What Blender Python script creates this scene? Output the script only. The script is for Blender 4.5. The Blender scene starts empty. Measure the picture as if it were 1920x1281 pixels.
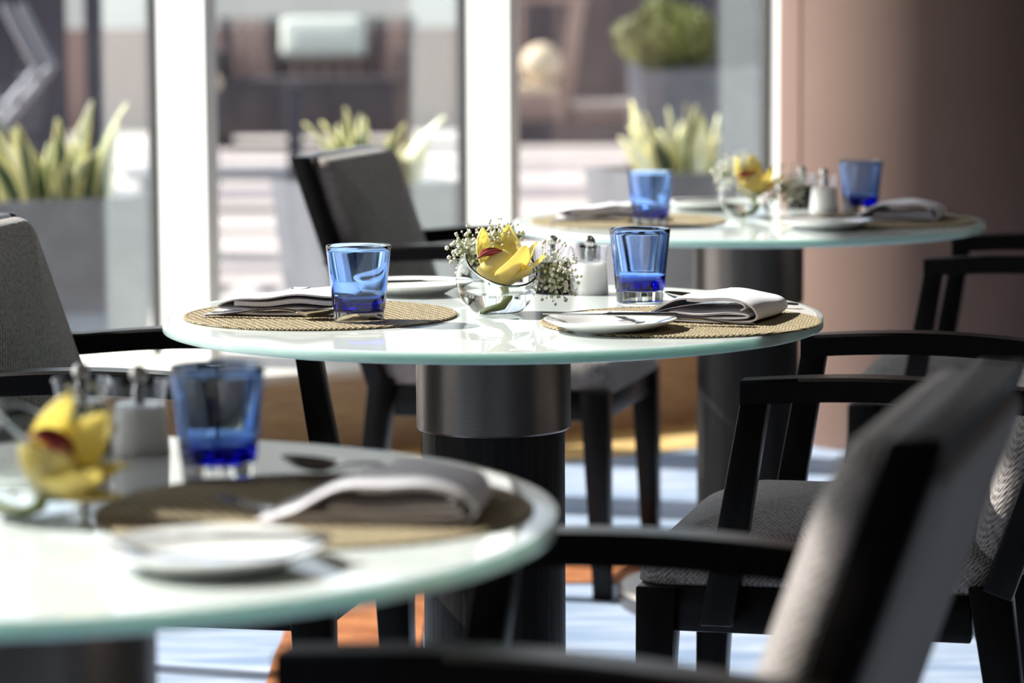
import bpy, bmesh, math, random
from mathutils import Vector, Matrix, Euler

# ---------------------------------------------------------------- camera, light, exposure
S = bpy.context.scene
C = S.collection
R = math.radians
random.seed(7)

cam_d = bpy.data.cameras.new('camera')
cam = bpy.data.objects.new('camera', cam_d)
C.objects.link(cam)
cam_d.sensor_width = 36.0
cam_d.lens = 5700 * 36 / 1920
cam_d.clip_start = 0.05
cam_d.clip_end = 300
cam.location = (0, 0, 1.19)
PITCH = math.atan(653.5 / 5700)
cam.rotation_euler = (Euler((R(90) - PITCH, 0, 0)).to_matrix() @ Matrix.Rotation(R(-0.35), 3, 'Z')).to_euler()
cam_d.dof.use_dof = True
cam_d.dof.focus_distance = 4.10
cam_d.dof.aperture_fstop = 4.0
cam_d.dof.aperture_blades = 0
S.camera = cam

S.view_settings.view_transform = 'Standard'
S.view_settings.look = 'None'
S.view_settings.gamma = 1.0
S.view_settings.use_curve_mapping = False
S.view_settings.exposure = 1.18

SUN_EL = R(40)
SH = Vector((-0.957, 0.29, 0)).normalized()          # horizontal direction towards the sun
SUN_DIR = SH * math.cos(SUN_EL) + Vector((0, 0, math.sin(SUN_EL)))
sun_d = bpy.data.lights.new('sun', 'SUN')
sun_d.energy = 5.6
sun_d.angle = R(0.6)
sun_d.color = (1.0, 0.955, 0.9)
sun = bpy.data.objects.new('sun', sun_d)
C.objects.link(sun)
sun.rotation_euler = SUN_DIR.to_track_quat('Z', 'Y').to_euler()
sun.location = (-6, 6, 8)

world = bpy.data.worlds.new('sky')
S.world = world
world.use_nodes = True
wn = world.node_tree.nodes
bg = wn['Background']
sky = wn.new('ShaderNodeTexSky')
sky.sky_type = 'NISHITA'
sky.sun_disc = False
sky.sun_elevation = SUN_EL
sky.sun_rotation = math.atan2(SH.x, SH.y)
sky.air_density = 1.0
sky.dust_density = 1.6
hs = wn.new('ShaderNodeHueSaturation')
hs.inputs['Saturation'].default_value = 0.42
world.node_tree.links.new(sky.outputs['Color'], hs.inputs['Color'])
world.node_tree.links.new(hs.outputs['Color'], bg.inputs['Color'])
S.cycles.transparent_max_bounces = 24
bg.inputs['Strength'].default_value = 0.16

# warm fill lights added out of frame to brighten the chair fabric
for i, (lx, ly, e) in enumerate(((-1.6, -0.4, 3), (2.5, 4.0, 24))):
    ld = bpy.data.lights.new('fill_light', 'AREA')
    ld.shape = 'DISK'
    ld.size = 1.2
    ld.energy = e
    ld.color = (1.0, 0.93, 0.87)
    lo = bpy.data.objects.new('fill_light', ld)
    lo.location = (lx, ly, 3.70)
    C.objects.link(lo)

# ---------------------------------------------------------------- helpers
def tag(o, label=None, cat=None, group=None, kind=None):
    if label: o['label'] = label
    if cat: o['category'] = cat
    if group: o['group'] = group
    if kind: o['kind'] = kind
    return o

def thing(name, label=None, cat=None, loc=(0, 0, 0), rz=0.0, group=None, kind=None):
    o = bpy.data.objects.new(name, None)
    o.empty_display_size = 0.05
    C.objects.link(o)
    o.location = loc
    o.rotation_euler = (0, 0, rz)
    return tag(o, label, cat, group, kind)

def obj(name, bm, mats, parent=None, smooth=35, loc=None, recalc=True):
    if recalc:
        bmesh.ops.recalc_face_normals(bm, faces=bm.faces[:])
    me = bpy.data.meshes.new(name)
    bm.to_mesh(me)
    bm.free()
    if not isinstance(mats, (list, tuple)):
        mats = [mats]
    for m in mats:
        me.materials.append(m)
    if smooth:
        me.shade_smooth()
        if smooth < 180:
            me.set_sharp_from_angle(angle=R(smooth))
    o = bpy.data.objects.new(name, me)
    C.objects.link(o)
    if parent is not None:
        o.parent = parent
    if loc is not None:
        o.location = loc
    return o

def struct(name, bm, mat, parent=None, smooth=35):
    o = obj(name, bm, mat, parent, smooth)
    if parent is None:
        o['kind'] = 'structure'
    return o

def dup(root, loc=None, rz=None, label=None, group=None):
    def cp(o, p):
        c = o.copy()
        C.objects.link(c)
        c.parent = p
        for ch in kids.get(o.name, ()):
            cp(ch, c)
        return c
    kids = {}
    for o in C.objects:
        if o.parent is not None:
            kids.setdefault(o.parent.name, []).append(o)
    r = cp(root, None)
    if loc is not None: r.location = loc
    if rz is not None: r.rotation_euler = (0, 0, rz)
    if label: r['label'] = label
    if group: r['group'] = group
    return r

def V(*a): return Vector(a)

def loft(bm, secs, cap=True, closed_path=False):
    rings = [[bm.verts.new(p) for p in s] for s in secs]
    n = len(rings[0])
    pairs = list(zip(rings[:-1], rings[1:]))
    if closed_path: pairs.append((rings[-1], rings[0]))
    for a, b in pairs:
        for i in range(n):
            j = (i + 1) % n
            bm.faces.new((a[i], a[j], b[j], b[i]))
    if cap and not closed_path:
        bm.faces.new(list(reversed(rings[0])))
        bm.faces.new(rings[-1])
    return rings

def box(bm, c, s, M=None, bev=0.0, seg=2):
    x, y, z = s[0] / 2, s[1] / 2, s[2] / 2
    c = Vector(c)
    secs = []
    for k in (-z, z):
        secs.append([c + V(-x, -y, k), c + V(x, -y, k), c + V(x, y, k), c + V(-x, y, k)])
    if M is not None: secs = [[M @ p for p in q] for q in secs]
    return hexa(bm, secs[0], secs[1], bev, seg)

def hexa(bm, a, b, bev=0.0, seg=2):
    t = bmesh.new()
    loft(t, [a, b])
    bmesh.ops.recalc_face_normals(t, faces=t.faces[:])
    if bev > 0:
        bmesh.ops.bevel(t, geom=t.edges[:], offset=bev, segments=seg, profile=0.5, affect='EDGES')
    merge(bm, t)

def merge(bm, t, M=None):
    if M is not None: bmesh.ops.transform(t, matrix=M, verts=t.verts[:])
    vs = {}
    for v in t.verts: vs[v] = bm.verts.new(v.co)
    for f in t.faces:
        try:
            g = bm.faces.new([vs[v] for v in f.verts])
            g.material_index = f.material_index
        except ValueError: pass
    t.free()

def lathe(bm, prof, n=48, M=None, off=(0, 0)):
    rings = []
    for (r, z) in prof:
        if r < 1e-6:
            rings.append([bm.verts.new((off[0], off[1], z))])
        else:
            rings.append([bm.verts.new((off[0] + r * math.cos(2 * math.pi * k / n), off[1] + r * math.sin(2 * math.pi * k / n), z)) for k in range(n)])
    for a, b in zip(rings[:-1], rings[1:]):
        if len(a) == 1 and len(b) == 1: continue
        for i in range(n):
            j = (i + 1) % n
            if len(a) == 1: bm.faces.new((a[0], b[j], b[i]))
            elif len(b) == 1: bm.faces.new((a[i], a[j], b[0]))
            else: bm.faces.new((a[i], a[j], b[j], b[i]))
    if M is not None: bmesh.ops.transform(bm, matrix=M, verts=bm.verts[:])
    return rings

def tube(bm, pts, rad, n=8, cap=True):
    pts = [Vector(p) for p in pts]
    if not isinstance(rad, (list, tuple)): rad = [rad] * len(pts)
    secs = []
    prev = None
    for i, p in enumerate(pts):
        t = (pts[min(i + 1, len(pts) - 1)] - pts[max(i - 1, 0)]).normalized()
        if prev is None:
            a = V(0, 0, 1) if abs(t.z) < 0.9 else V(1, 0, 0)
            u = t.cross(a).normalized()
        else:
            u = (prev - t * prev.dot(t)).normalized()
        prev = u
        w = t.cross(u)
        secs.append([p + (u * math.cos(2 * math.pi * k / n) + w * math.sin(2 * math.pi * k / n)) * rad[i] for k in range(n)])
    loft(bm, secs, cap)

def rrect(w, d, r, n=6):
    pts = []
    for cx, cy, a0 in ((w / 2 - r, d / 2 - r, 0), (-w / 2 + r, d / 2 - r, 90), (-w / 2 + r, -d / 2 + r, 180), (w / 2 - r, -d / 2 + r, 270)):
        for k in range(n + 1):
            a = R(a0 + 90 * k / n)
            pts.append((cx + r * math.cos(a), cy + r * math.sin(a)))
    return pts

def cushion(bm, w, d, h, rc=0.04, re=0.03, crown=0.02, under=0.01, ease=None):
    """upholstered pad: rounded outline, rounded top edge and a crowned top; bottom at z=0"""
    t = bmesh.new()
    lay = [(under, 0.0), (0.0, under)]
    for k in range(0, 7):
        a = R(90 * k / 6)
        lay.append((re * (1 - math.cos(a)), h - re + re * math.sin(a)))
    for f in (0.12, 0.25, 0.4, 0.58, 0.78, 0.95):
        i0 = re + (min(w, d) / 2 - re - 0.004) * f
        lay.append((i0, h + crown * (1 - (1 - f) ** 2)))
    secs = []
    for ins, z in lay:
        rr = max(rc - ins * 0.6, 0.004)
        ww, dd = max(w - 2 * ins, 0.01), max(d - 2 * ins, 0.01)
        rr = min(rr, ww / 2 - 0.001, dd / 2 - 0.001)
        secs.append([V(x, y, z) for x, y in rrect(ww, dd, rr)])
    loft(t, secs)
    if ease:
        for v in t.verts: v.co = ease(v.co)
    merge(bm, t)

# ---------------------------------------------------------------- materials
def mat(name, col=(0.5, 0.5, 0.5), rough=0.5, metal=0.0, spec=0.5, **kw):
    m = bpy.data.materials.new(name)
    m.use_nodes = True
    b = m.node_tree.nodes['Principled BSDF']
    b.inputs['Base Color'].default_value = (*col, 1)
    b.inputs['Roughness'].default_value = rough
    b.inputs['Metallic'].default_value = metal
    b.inputs['Specular IOR Level'].default_value = spec
    for k, v in kw.items():
        b.inputs[k.replace('_', ' ')].default_value = v
    return m

def nodes(m):
    nt = m.node_tree
    return nt, nt.nodes['Principled BSDF'], nt.nodes.new, nt.links.new

def add_noise(m, c1, c2, scale=20, detail=4, vec='Object', stretch=(1, 1, 1), bump=0.0, lo=0.35, hi=0.65):
    nt, b, N, L = nodes(m)
    tc = N('ShaderNodeTexCoord'); mp = N('ShaderNodeMapping'); nz = N('ShaderNodeTexNoise'); cr = N('ShaderNodeValToRGB')
    mp.inputs['Scale'].default_value = stretch
    nz.inputs['Scale'].default_value = scale
    nz.inputs['Detail'].default_value = detail
    L(tc.outputs[vec], mp.inputs['Vector']); L(mp.outputs[0], nz.inputs['Vector']); L(nz.outputs['Fac'], cr.inputs['Fac'])
    cr.color_ramp.elements[0].position = lo; cr.color_ramp.elements[0].color = (*c1, 1)
    cr.color_ramp.elements[1].position = hi; cr.color_ramp.elements[1].color = (*c2, 1)
    L(cr.outputs[0], b.inputs['Base Color'])
    if bump:
        bp = N('ShaderNodeBump'); bp.inputs['Strength'].default_value = bump; bp.inputs['Distance'].default_value = 0.002
        L(nz.outputs['Fac'], bp.inputs['Height']); L(bp.outputs[0], b.inputs['Normal'])
    return m

def weave(name, c_dark, c_light, pitch, bump=0.6, rough=0.9, speck=0.35, sheen=0.3):
    """basket weave in object space: u = x, v = y + z"""
    m = mat(name, c_light, rough, spec=0.2)
    nt, b, N, L = nodes(m)
    b.inputs['Sheen Weight'].default_value = sheen
    b.inputs['Sheen Roughness'].default_value = 0.5
    tc = N('ShaderNodeTexCoord'); sp = N('ShaderNodeSeparateXYZ'); L(tc.outputs['Object'], sp.inputs[0])
    ad = N('ShaderNodeMath'); ad.operation = 'ADD'; L(sp.outputs[1], ad.inputs[0]); L(sp.outputs[2], ad.inputs[1])
    def sn(src, k, sh=0.0):
        a = N('ShaderNodeMath'); a.operation = 'MULTIPLY'; a.inputs[1].default_value = k; L(src, a.inputs[0])
        c = N('ShaderNodeMath'); c.operation = 'SINE'; L(a.outputs[0], c.inputs[0]); return c.outputs[0]
    k = 2 * math.pi / pitch
    nz0 = N('ShaderNodeTexNoise'); nz0.inputs['Scale'].default_value = 0.35 / pitch; L(tc.outputs['Object'], nz0.inputs['Vector'])
    ws = N('ShaderNodeMath'); ws.operation = 'MULTIPLY_ADD'; ws.inputs[1].default_value = pitch * 0.5; L(nz0.outputs['Fac'], ws.inputs[0]); L(ad.outputs[0], ws.inputs[2])
    s1, s2 = sn(sp.outputs[0], k), sn(ws.outputs[0], k)
    mu = N('ShaderNodeMath'); mu.operation = 'MULTIPLY'; L(s1, mu.inputs[0]); L(s2, mu.inputs[1])
    ma = N('ShaderNodeMath'); ma.operation = 'MULTIPLY_ADD'; ma.inputs[1].default_value = 0.5; ma.inputs[2].default_value = 0.5; L(mu.outputs[0], ma.inputs[0])
    nz = N('ShaderNodeTexNoise'); nz.inputs['Scale'].default_value = 1.3 / pitch; nz.inputs['Detail'].default_value = 2; L(tc.outputs['Object'], nz.inputs['Vector'])
    mx = N('ShaderNodeMix'); mx.data_type = 'FLOAT'; mx.inputs[0].default_value = speck; L(ma.outputs[0], mx.inputs[2]); L(nz.outputs['Fac'], mx.inputs[3])
    cr = N('ShaderNodeValToRGB'); cr.color_ramp.elements[0].position = 0.25; cr.color_ramp.elements[1].position = 0.7
    cr.color_ramp.elements[0].color = (*c_dark, 1); cr.color_ramp.elements[1].color = (*c_light, 1)
    L(mx.outputs[0], cr.inputs['Fac']); L(cr.outputs[0], b.inputs['Base Color'])
    bp = N('ShaderNodeBump'); bp.inputs['Strength'].default_value = bump; bp.inputs['Distance'].default_value = pitch * 0.25
    L(mx.outputs[0], bp.inputs['Height']); L(bp.outputs[0], b.inputs['Normal'])
    return m

M_ = {}
M_['fabric'] = weave('tweed_fabric', (0.07, 0.058, 0.053), (0.46, 0.405, 0.38), 0.0068, 0.8, 0.9, 0.6)
M_['back_fabric'] = weave('plain_back_fabric', (0.27, 0.24, 0.225), (0.42, 0.38, 0.355), 0.003, 0.3)
M_['wood'] = add_noise(mat('espresso_wood', (0.012, 0.009, 0.008), 0.32, spec=0.2), (0.0025, 0.002, 0.0017), (0.006, 0.0045, 0.004), 30, 4, stretch=(6, 6, 1))
M_['rail'] = mat('sheen_grey_rail', (0.075, 0.076, 0.084), 0.42, spec=0.8)  # lighter than the frame wood: window sheen put into the base colour
M_['mat'] = weave('woven_placemat', (0.07, 0.048, 0.028), (0.60, 0.49, 0.31), 0.0062, 1.0, 0.75, 0.10, 0.0)
M_['linen'] = add_noise(mat('white_linen', (0.8, 0.78, 0.8), 0.85, spec=0.2, Sheen_Weight=0.2), (0.77, 0.74, 0.79), (0.83, 0.80, 0.845), 350, 2, bump=0.12)
M_['china'] = mat('white_china', (0.83, 0.83, 0.81), 0.18, Coat_Weight=0.5, Coat_Roughness=0.05)
M_['knob'] = mat('satin_steel', (0.72, 0.69, 0.65), 0.3, metal=1.0)
M_['steel'] = add_noise(mat('polished_steel', (0.62, 0.6, 0.57), 0.16, metal=1.0), (0.58, 0.56, 0.53), (0.66, 0.64, 0.61), 60)
M_['collar'] = add_noise(mat('brushed_bronze_metal', (0.17, 0.15, 0.135), 0.33, metal=1.0), (0.235, 0.212, 0.195), (0.26, 0.235, 0.215), 40, 4, stretch=(0.3, 0.3, 30))
def column_wood():
    m = mat('fluted_dark_wood', (0.02, 0.017, 0.015), 0.45, spec=0.25)
    add_noise(m, (0.006, 0.005, 0.0046), (0.016, 0.0138, 0.0125), 16, 5, stretch=(7, 7, 0.25), bump=0.5)
    return m
M_['column'] = column_wood()
M_['black'] = mat('black_acrylic', (0.006, 0.006, 0.007), 0.15)
M_['white'] = mat('white_acrylic', (0.86, 0.85, 0.82), 0.22, Subsurface_Weight=1.0, Subsurface_Radius=(1, 0.95, 0.9), Subsurface_Scale=0.03)

def glass(name, ior=1.5, col=(1, 1, 1), rough=0.0, absorb=None, dens=0):
    m = bpy.data.materials.new(name); m.use_nodes = True
    nt = m.node_tree
    out = nt.nodes['Material Output']
    nt.nodes.remove(nt.nodes['Principled BSDF'])
    g = nt.nodes.new('ShaderNodeBsdfGlass')
    g.inputs['IOR'].default_value = ior; g.inputs['Roughness'].default_value = rough; g.inputs['Color'].default_value = (*col, 1)
    nt.links.new(g.outputs[0], out.inputs['Surface'])
    if absorb:
        v = nt.nodes.new('ShaderNodeVolumeAbsorption')
        v.inputs['Color'].default_value = (*absorb, 1); v.inputs['Density'].default_value = dens
        nt.links.new(v.outputs[0], out.inputs['Volume'])
    return m

def sheet_glass(name, tint=(1, 1, 1), f0=0.04, refl=(1, 1, 1), rough=0.0):
    """thin clear sheet: light passes straight through, the surface mirrors more at grazing angles"""
    m = bpy.data.materials.new(name); m.use_nodes = True
    nt = m.node_tree; N = nt.nodes.new; L = nt.links.new
    out = nt.nodes['Material Output']; nt.nodes.remove(nt.nodes['Principled BSDF'])
    lw = N('ShaderNodeLayerWeight'); lw.inputs['Blend'].default_value = 0.5
    p = N('ShaderNodeMath'); p.operation = 'POWER'; p.inputs[1].default_value = 5.0; L(lw.outputs['Facing'], p.inputs[0])
    a = N('ShaderNodeMath'); a.operation = 'MULTIPLY_ADD'; a.inputs[1].default_value = 1 - f0; a.inputs[2].default_value = f0; L(p.outputs[0], a.inputs[0])
    t = N('ShaderNodeBsdfTransparent'); t.inputs['Color'].default_value = (*tint, 1)
    g = N('ShaderNodeBsdfGlossy'); g.inputs['Color'].default_value = (*refl, 1); g.inputs['Roughness'].default_value = rough
    mx = N('ShaderNodeMixShader'); L(a.outputs[0], mx.inputs['Fac']); L(t.outputs[0], mx.inputs[1]); L(g.outputs[0], mx.inputs[2]); L(mx.outputs[0], out.inputs['Surface'])
    return m

M_['blue'] = glass('cobalt_glass', 1.5, (1, 1, 1), 0, (0.08, 0.48, 0.965), 235)
M_['clear'] = glass('clear_glass', 1.5, (0.99, 1.0, 0.995))
M_['water'] = glass('water', 1.33, (0.985, 0.995, 1.0))
M_['top'] = mat('white_backed_glass', (0.70, 0.745, 0.72), 0.5, spec=0.0, Coat_Weight=1.0, Coat_Roughness=0.01, Coat_IOR=1.5)
M_['edge'] = mat('green_glass_edge', (0.57, 0.975, 0.73), 0.1, spec=0.5, Subsurface_Weight=1.0, Subsurface_Radius=(0.7, 1.0, 0.85), Subsurface_Scale=0.03)
M_['acrylic'] = sheet_glass('clear_acrylic', (0.93, 0.94, 0.96), 0.07)
M_['pane'] = sheet_glass('window_glass', (0.93, 0.95, 0.95), 0.10, (0.88, 0.96, 1.0))
M_['mullion'] = mat('white_painted_aluminium', (0.82, 0.82, 0.79), 0.4)
M_['gasket'] = mat('dark_rubber_gasket', (0.03, 0.032, 0.033), 0.6)
M_['sill'] = add_noise(mat('pale_stone_sill', (0.7, 0.66, 0.6), 0.35), (0.62, 0.57, 0.51), (0.74, 0.7, 0.64), 9)
M_['plinth'] = add_noise(mat('tan_wood_panel', (0.24, 0.165, 0.1), 0.45), (0.42, 0.30, 0.19), (0.54, 0.40, 0.26), 5, 5, stretch=(2, 2, 14))
M_['pillar'] = add_noise(mat('brown_painted_pillar', (0.25, 0.165, 0.135), 0.55, spec=0.12), (0.19, 0.123, 0.101), (0.21, 0.138, 0.113), 2, 2)
M_['seam'] = mat('dark_seam', (0.07, 0.045, 0.037), 0.6)
M_['dark_wall'] = add_noise(mat('dark_brown_wall', (0.05, 0.038, 0.033), 0.7), (0.02, 0.015, 0.013), (0.026, 0.02, 0.017), 3)
M_['ceiling'] = add_noise(mat('cream_ceiling', (0.12, 0.1, 0.09), 0.85), (0.05, 0.043, 0.038), (0.06, 0.05, 0.045), 3)
M_['petal'] = mat('orchid_yellow', (0.88, 0.64, 0.10), 0.5, spec=0.3)
M_['petal_in'] = M_['petal']
M_['lip'] = mat('orchid_lip_red', (0.24, 0.014, 0.012), 0.5)
M_['stem'] = mat('pale_green_stem', (0.42, 0.48, 0.12), 0.5)
M_['sprig'] = mat('olive_sprig_stem', (0.3, 0.34, 0.12), 0.6)
M_['blossom'] = mat('cream_blossom', (0.83, 0.81, 0.68), 0.7)
def petal_mat():
    m = M_['petal']; nt, b, N, L = nodes(m)
    tc = N('ShaderNodeTexCoord'); nz = N('ShaderNodeTexNoise'); nz.inputs['Scale'].default_value = 45; nz.inputs['Detail'].default_value = 3
    L(tc.outputs['Object'], nz.inputs['Vector'])
    cr = N('ShaderNodeValToRGB'); cr.color_ramp.elements[0].color = (0.96, 0.82, 0.30, 1); cr.color_ramp.elements[1].color = (0.97, 0.90, 0.54, 1)
    cr.color_ramp.elements[0].position = 0.35; cr.color_ramp.elements[1].position = 0.65
    L(nz.outputs['Fac'], cr.inputs['Fac']); L(cr.outputs[0], b.inputs['Base Color'])
    tr = N('ShaderNodeBsdfTranslucent'); tr.inputs['Color'].default_value = (0.98, 0.89, 0.42, 1)
    ms = N('ShaderNodeMixShader'); ms.inputs['Fac'].default_value = 0.55
    L(b.outputs[0], ms.inputs[1]); L(tr.outputs[0], ms.inputs[2]); L(ms.outputs[0], nt.nodes['Material Output'].inputs['Surface'])
petal_mat()

def carpet_mat():
    m = mat('blue_streaked_carpet', (0.4, 0.5, 0.65), 0.95, spec=0.1)
    nt, b, N, L = nodes(m)
    tc = N('ShaderNodeTexCoord'); mp = N('ShaderNodeMapping'); mp.inputs['Scale'].default_value = (1.2, 5, 1); mp.inputs['Rotation'].default_value = (0, 0, R(8))
    nz = N('ShaderNodeTexNoise'); nz.inputs['Scale'].default_value = 2.2; nz.inputs['Detail'].default_value = 6
    L(tc.outputs['Object'], mp.inputs[0]); L(mp.outputs[0], nz.inputs['Vector'])
    cr = N('ShaderNodeValToRGB'); cr.color_ramp.elements[0].position = 0.38; cr.color_ramp.elements[1].position = 0.66
    cr.color_ramp.elements[0].color = (0.22, 0.29, 0.41, 1); cr.color_ramp.elements[1].color = (0.42, 0.465, 0.56, 1)
    L(nz.outputs['Fac'], cr.inputs['Fac']); L(cr.outputs[0], b.inputs['Base Color'])
    n2 = N('ShaderNodeTexNoise'); n2.inputs['Scale'].default_value = 260; L(tc.outputs['Object'], n2.inputs['Vector'])
    bp = N('ShaderNodeBump'); bp.inputs['Strength'].default_value = 0.5; bp.inputs['Distance'].default_value = 0.004; L(n2.outputs['Fac'], bp.inputs['Height']); L(bp.outputs[0], b.inputs['Normal'])
    return m
M_['carpet'] = carpet_mat()
M_['rust'] = add_noise(mat('rust_carpet_band', (0.36, 0.13, 0.05), 0.95, spec=0.1), (0.27, 0.095, 0.038), (0.42, 0.165, 0.07), 14, 6, bump=0.4)
M_['gold'] = add_noise(mat('gold_carpet_border', (0.6, 0.4, 0.16), 0.95, spec=0.1), (0.48, 0.31, 0.12), (0.66, 0.46, 0.2), 12, 6, bump=0.4)
# outdoors
M_['paving'] = add_noise(mat('pink_beige_paving', (0.62, 0.54, 0.5), 0.8), (0.40, 0.345, 0.325), (0.48, 0.425, 0.405), 1.2, 5)
M_['paving_dark'] = add_noise(mat('mauve_paving', (0.30, 0.25, 0.26), 0.8), (0.19, 0.16, 0.17), (0.25, 0.215, 0.225), 1.5, 5)
M_['slate'] = add_noise(mat('slate_planter', (0.12, 0.125, 0.145), 0.6), (0.105, 0.11, 0.13), (0.14, 0.145, 0.165), 8)
M_['soil'] = mat('dark_soil', (0.03, 0.022, 0.017), 0.95)
M_['leaf'] = mat('dark_green_leaf', (0.045, 0.085, 0.035), 0.45)
M_['leaf_edge'] = mat('yellow_leaf_margin', (0.78, 0.72, 0.32), 0.45)
M_['leaf_pale'] = mat('pale_cream_leaf', (0.74, 0.74, 0.55), 0.45)
M_['bush'] = add_noise(mat('olive_bush_leaf', (0.25, 0.28, 0.05), 0.6), (0.10, 0.12, 0.035), (0.30, 0.31, 0.09), 3)
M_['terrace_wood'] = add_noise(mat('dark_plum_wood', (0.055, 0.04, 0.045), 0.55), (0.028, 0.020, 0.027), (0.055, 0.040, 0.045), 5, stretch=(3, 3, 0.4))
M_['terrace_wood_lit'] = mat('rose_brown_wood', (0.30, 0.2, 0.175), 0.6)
M_['pale_cushion'] = mat('pale_sage_cushion', (0.7, 0.74, 0.67), 0.85)
M_['garden_wall'] = add_noise(mat('slate_purple_wall', (0.06, 0.055, 0.07), 0.85), (0.028, 0.025, 0.042), (0.075, 0.068, 0.085), 1.4, 6)
M_['pale_wall'] = add_noise(mat('pale_facade', (0.72, 0.72, 0.66), 0.8), (0.68, 0.68, 0.62), (0.76, 0.76, 0.7), 1)
M_['sandstone'] = mat('sandstone', (0.62, 0.5, 0.36), 0.7)
M_['grey_metal'] = mat('grey_metal', (0.22, 0.22, 0.25), 0.4, metal=0.6)
# ---------------------------------------------------------------- room shell
TH = R(30)
XD = V(math.cos(TH), math.sin(TH), 0)                # along the glass front, to the right and away
ND = V(-math.sin(TH), math.cos(TH), 0)               # outwards
G0 = V(-0.96, 8.20, 0)                               # foot of the first visible mullion, on the glass line
def fac(s, o, z=0.0):
    return G0 + XD * s + ND * o + V(0, 0, z)
SL, SR = -2.0, 3.6                                   # ends of the front along XD
HC = 3.8
def poly_prism(bm, pts, z0, z1):
    a = [bm.verts.new((p[0], p[1], z0)) for p in pts]
    b = [bm.verts.new((p[0], p[1], z1)) for p in pts]
    n = len(pts)
    for i in range(n):
        j = (i + 1) % n
        bm.faces.new((a[i], a[j], b[j], b[i]))
    bm.faces.new(list(reversed(a))); bm.faces.new(b)

pl, pr = fac(SL, 0.03), fac(SR, 0.03)
LA = V(pl.x, pl.y, 0); LB = V(-3.6, -3.0, 0)          # the glass turns a corner and runs back along the left side
LD = (LB - LA).normalized(); LN = V(LD.y, -LD.x, 0)
if LN.x > 0: LN = -LN
def lef(t, o): return LA + LD * t + LN * o
room = [(LB.x, -3.0), (pr.x, -3.0), (pr.x, pr.y), (pl.x, pl.y)]
bm = bmesh.new(); poly_prism(bm, room, -0.12, 0.0)
floor = struct('floor', bm, M_['carpet'], smooth=0)
bm = bmesh.new(); poly_prism(bm, room, HC, HC + 0.15)
struct('ceiling', bm, M_['ceiling'], smooth=0)
bm = bmesh.new(); box(bm, ((LB.x + pr.x) / 2, -3.1, HC / 2), (pr.x - LB.x + 0.4, 0.2, HC))
struct('wall_back', bm, M_['dark_wall'], smooth=0)
bm = bmesh.new(); box(bm, (pr.x + 0.1, (pr.y - 3) / 2, HC / 2), (0.2, pr.y + 3, HC))
struct('wall_right', bm, M_['dark_wall'], smooth=0)

# carpet inlay: rust bands and the gold border along the glass front
def band(name, pts, m):
    bm = bmesh.new(); poly_prism(bm, pts, -0.004, 0.004)
    return obj(name, bm, m, floor, 0)
band('carpet_band', [(-0.43, 4.4), (-0.17, 4.4), (-0.17, 6.29), (-0.43, 6.29)], M_['rust'])
band('carpet_band', [(-0.17, 6.06), (1.0, 6.06), (1.0, 6.29), (-0.17, 6.29)], M_['rust'])
q = [fac(SL, -0.995), fac(SR, -0.995), fac(SR, -0.575), fac(SL, -0.575)]
band('carpet_border', [(p.x, p.y) for p in q], M_['gold'])

# low plinth and stone sill under the glass
bm = bmesh.new()
s0 = SL
a = [fac(SL, -0.58), fac(SR, -0.58), fac(SR, 0.02), fac(SL, 0.02)]
poly_prism(bm, [(p.x, p.y) for p in a], 0.0, 0.20)
plinth = struct('trim_1', bm, M_['plinth'], smooth=0)
bm = bmesh.new()
a = [fac(SL, -0.60), fac(SR, -0.60), fac(SR, 0.02), fac(SL, 0.02)]
poly_prism(bm, [(p.x, p.y) for p in a], 0.20, 0.222)
obj('sill', bm, M_['sill'], plinth, 0)
bm = bmesh.new()
a = [fac(SL, 0.02), fac(SR, 0.02), fac(SR, 0.16), fac(SL, 0.16)]
poly_prism(bm, [(p.x, p.y) for p in a], 0.0, 0.225)
struct('trim_2', bm, M_['sill'], smooth=0)
bm = bmesh.new()
a = [fac(SL, -0.05), fac(SR, -0.05), fac(SR, 0.16), fac(SL, 0.16)]
poly_prism(bm, [(p.x, p.y) for p in a], HC - 0.12, HC + 0.14)
struct('trim_3', bm, M_['mullion'], smooth=0)

# window bays: clear pane, slim gasket, deep white mullion blade on its right
#            s of the right edge, blade depth, blade angle (from -ND), blade thickness
bays = [(-1.02, 0.30, -1, 0.036),
        (0.0, 0.343, -1.0, 0.036), (0.952, 0.285, -3.0, 0.034), (2.0, 0.27, 2, 0.036), (3.55, 0.2, 0, 0.05)]
prev = -2.0
for i, (s, dep, ang, th) in enumerate(bays):
    w = thing('window_%d' % (i + 1), kind='structure')
    bm = bmesh.new()
    a = [fac(prev + 0.012, -0.006), fac(s - 0.012, -0.006), fac(s - 0.012, 0.006), fac(prev + 0.012, 0.006)]
    poly_prism(bm, [(p.x, p.y) for p in a], 0.215, HC - 0.1)
    obj('pane', bm, M_['pane'], w, 0)
    d = (Matrix.Rotation(R(ang), 3, 'Z') @ (-ND)).normalized()
    e = V(-d.y, d.x, 0)                               # to the right of the blade seen from inside
    if e.dot(XD) < 0: e = -e
    p = fac(s, 0)
    bm = bmesh.new()
    a = [p - d * 0.03, p + d * dep, p + d * dep + e * th, p - d * 0.03 + e * th]
    poly_prism(bm, [(v.x, v.y) for v in a], 0.222, HC - 0.12)
    bmesh.ops.recalc_face_normals(bm, faces=bm.faces[:])
    obj('mullion', bm, M_['mullion'], w, 0)
    bm = bmesh.new()
    a = [p - e * 0.013 - d * 0.012, p - e * 0.013 + d * 0.022, p + e * 0.001 + d * 0.022, p + e * 0.001 - d * 0.012]
    poly_prism(bm, [(v.x, v.y) for v in a], 0.222, HC - 0.12)
    obj('gasket', bm, M_['gasket'], w, 0)
    prev = s + th

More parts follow.
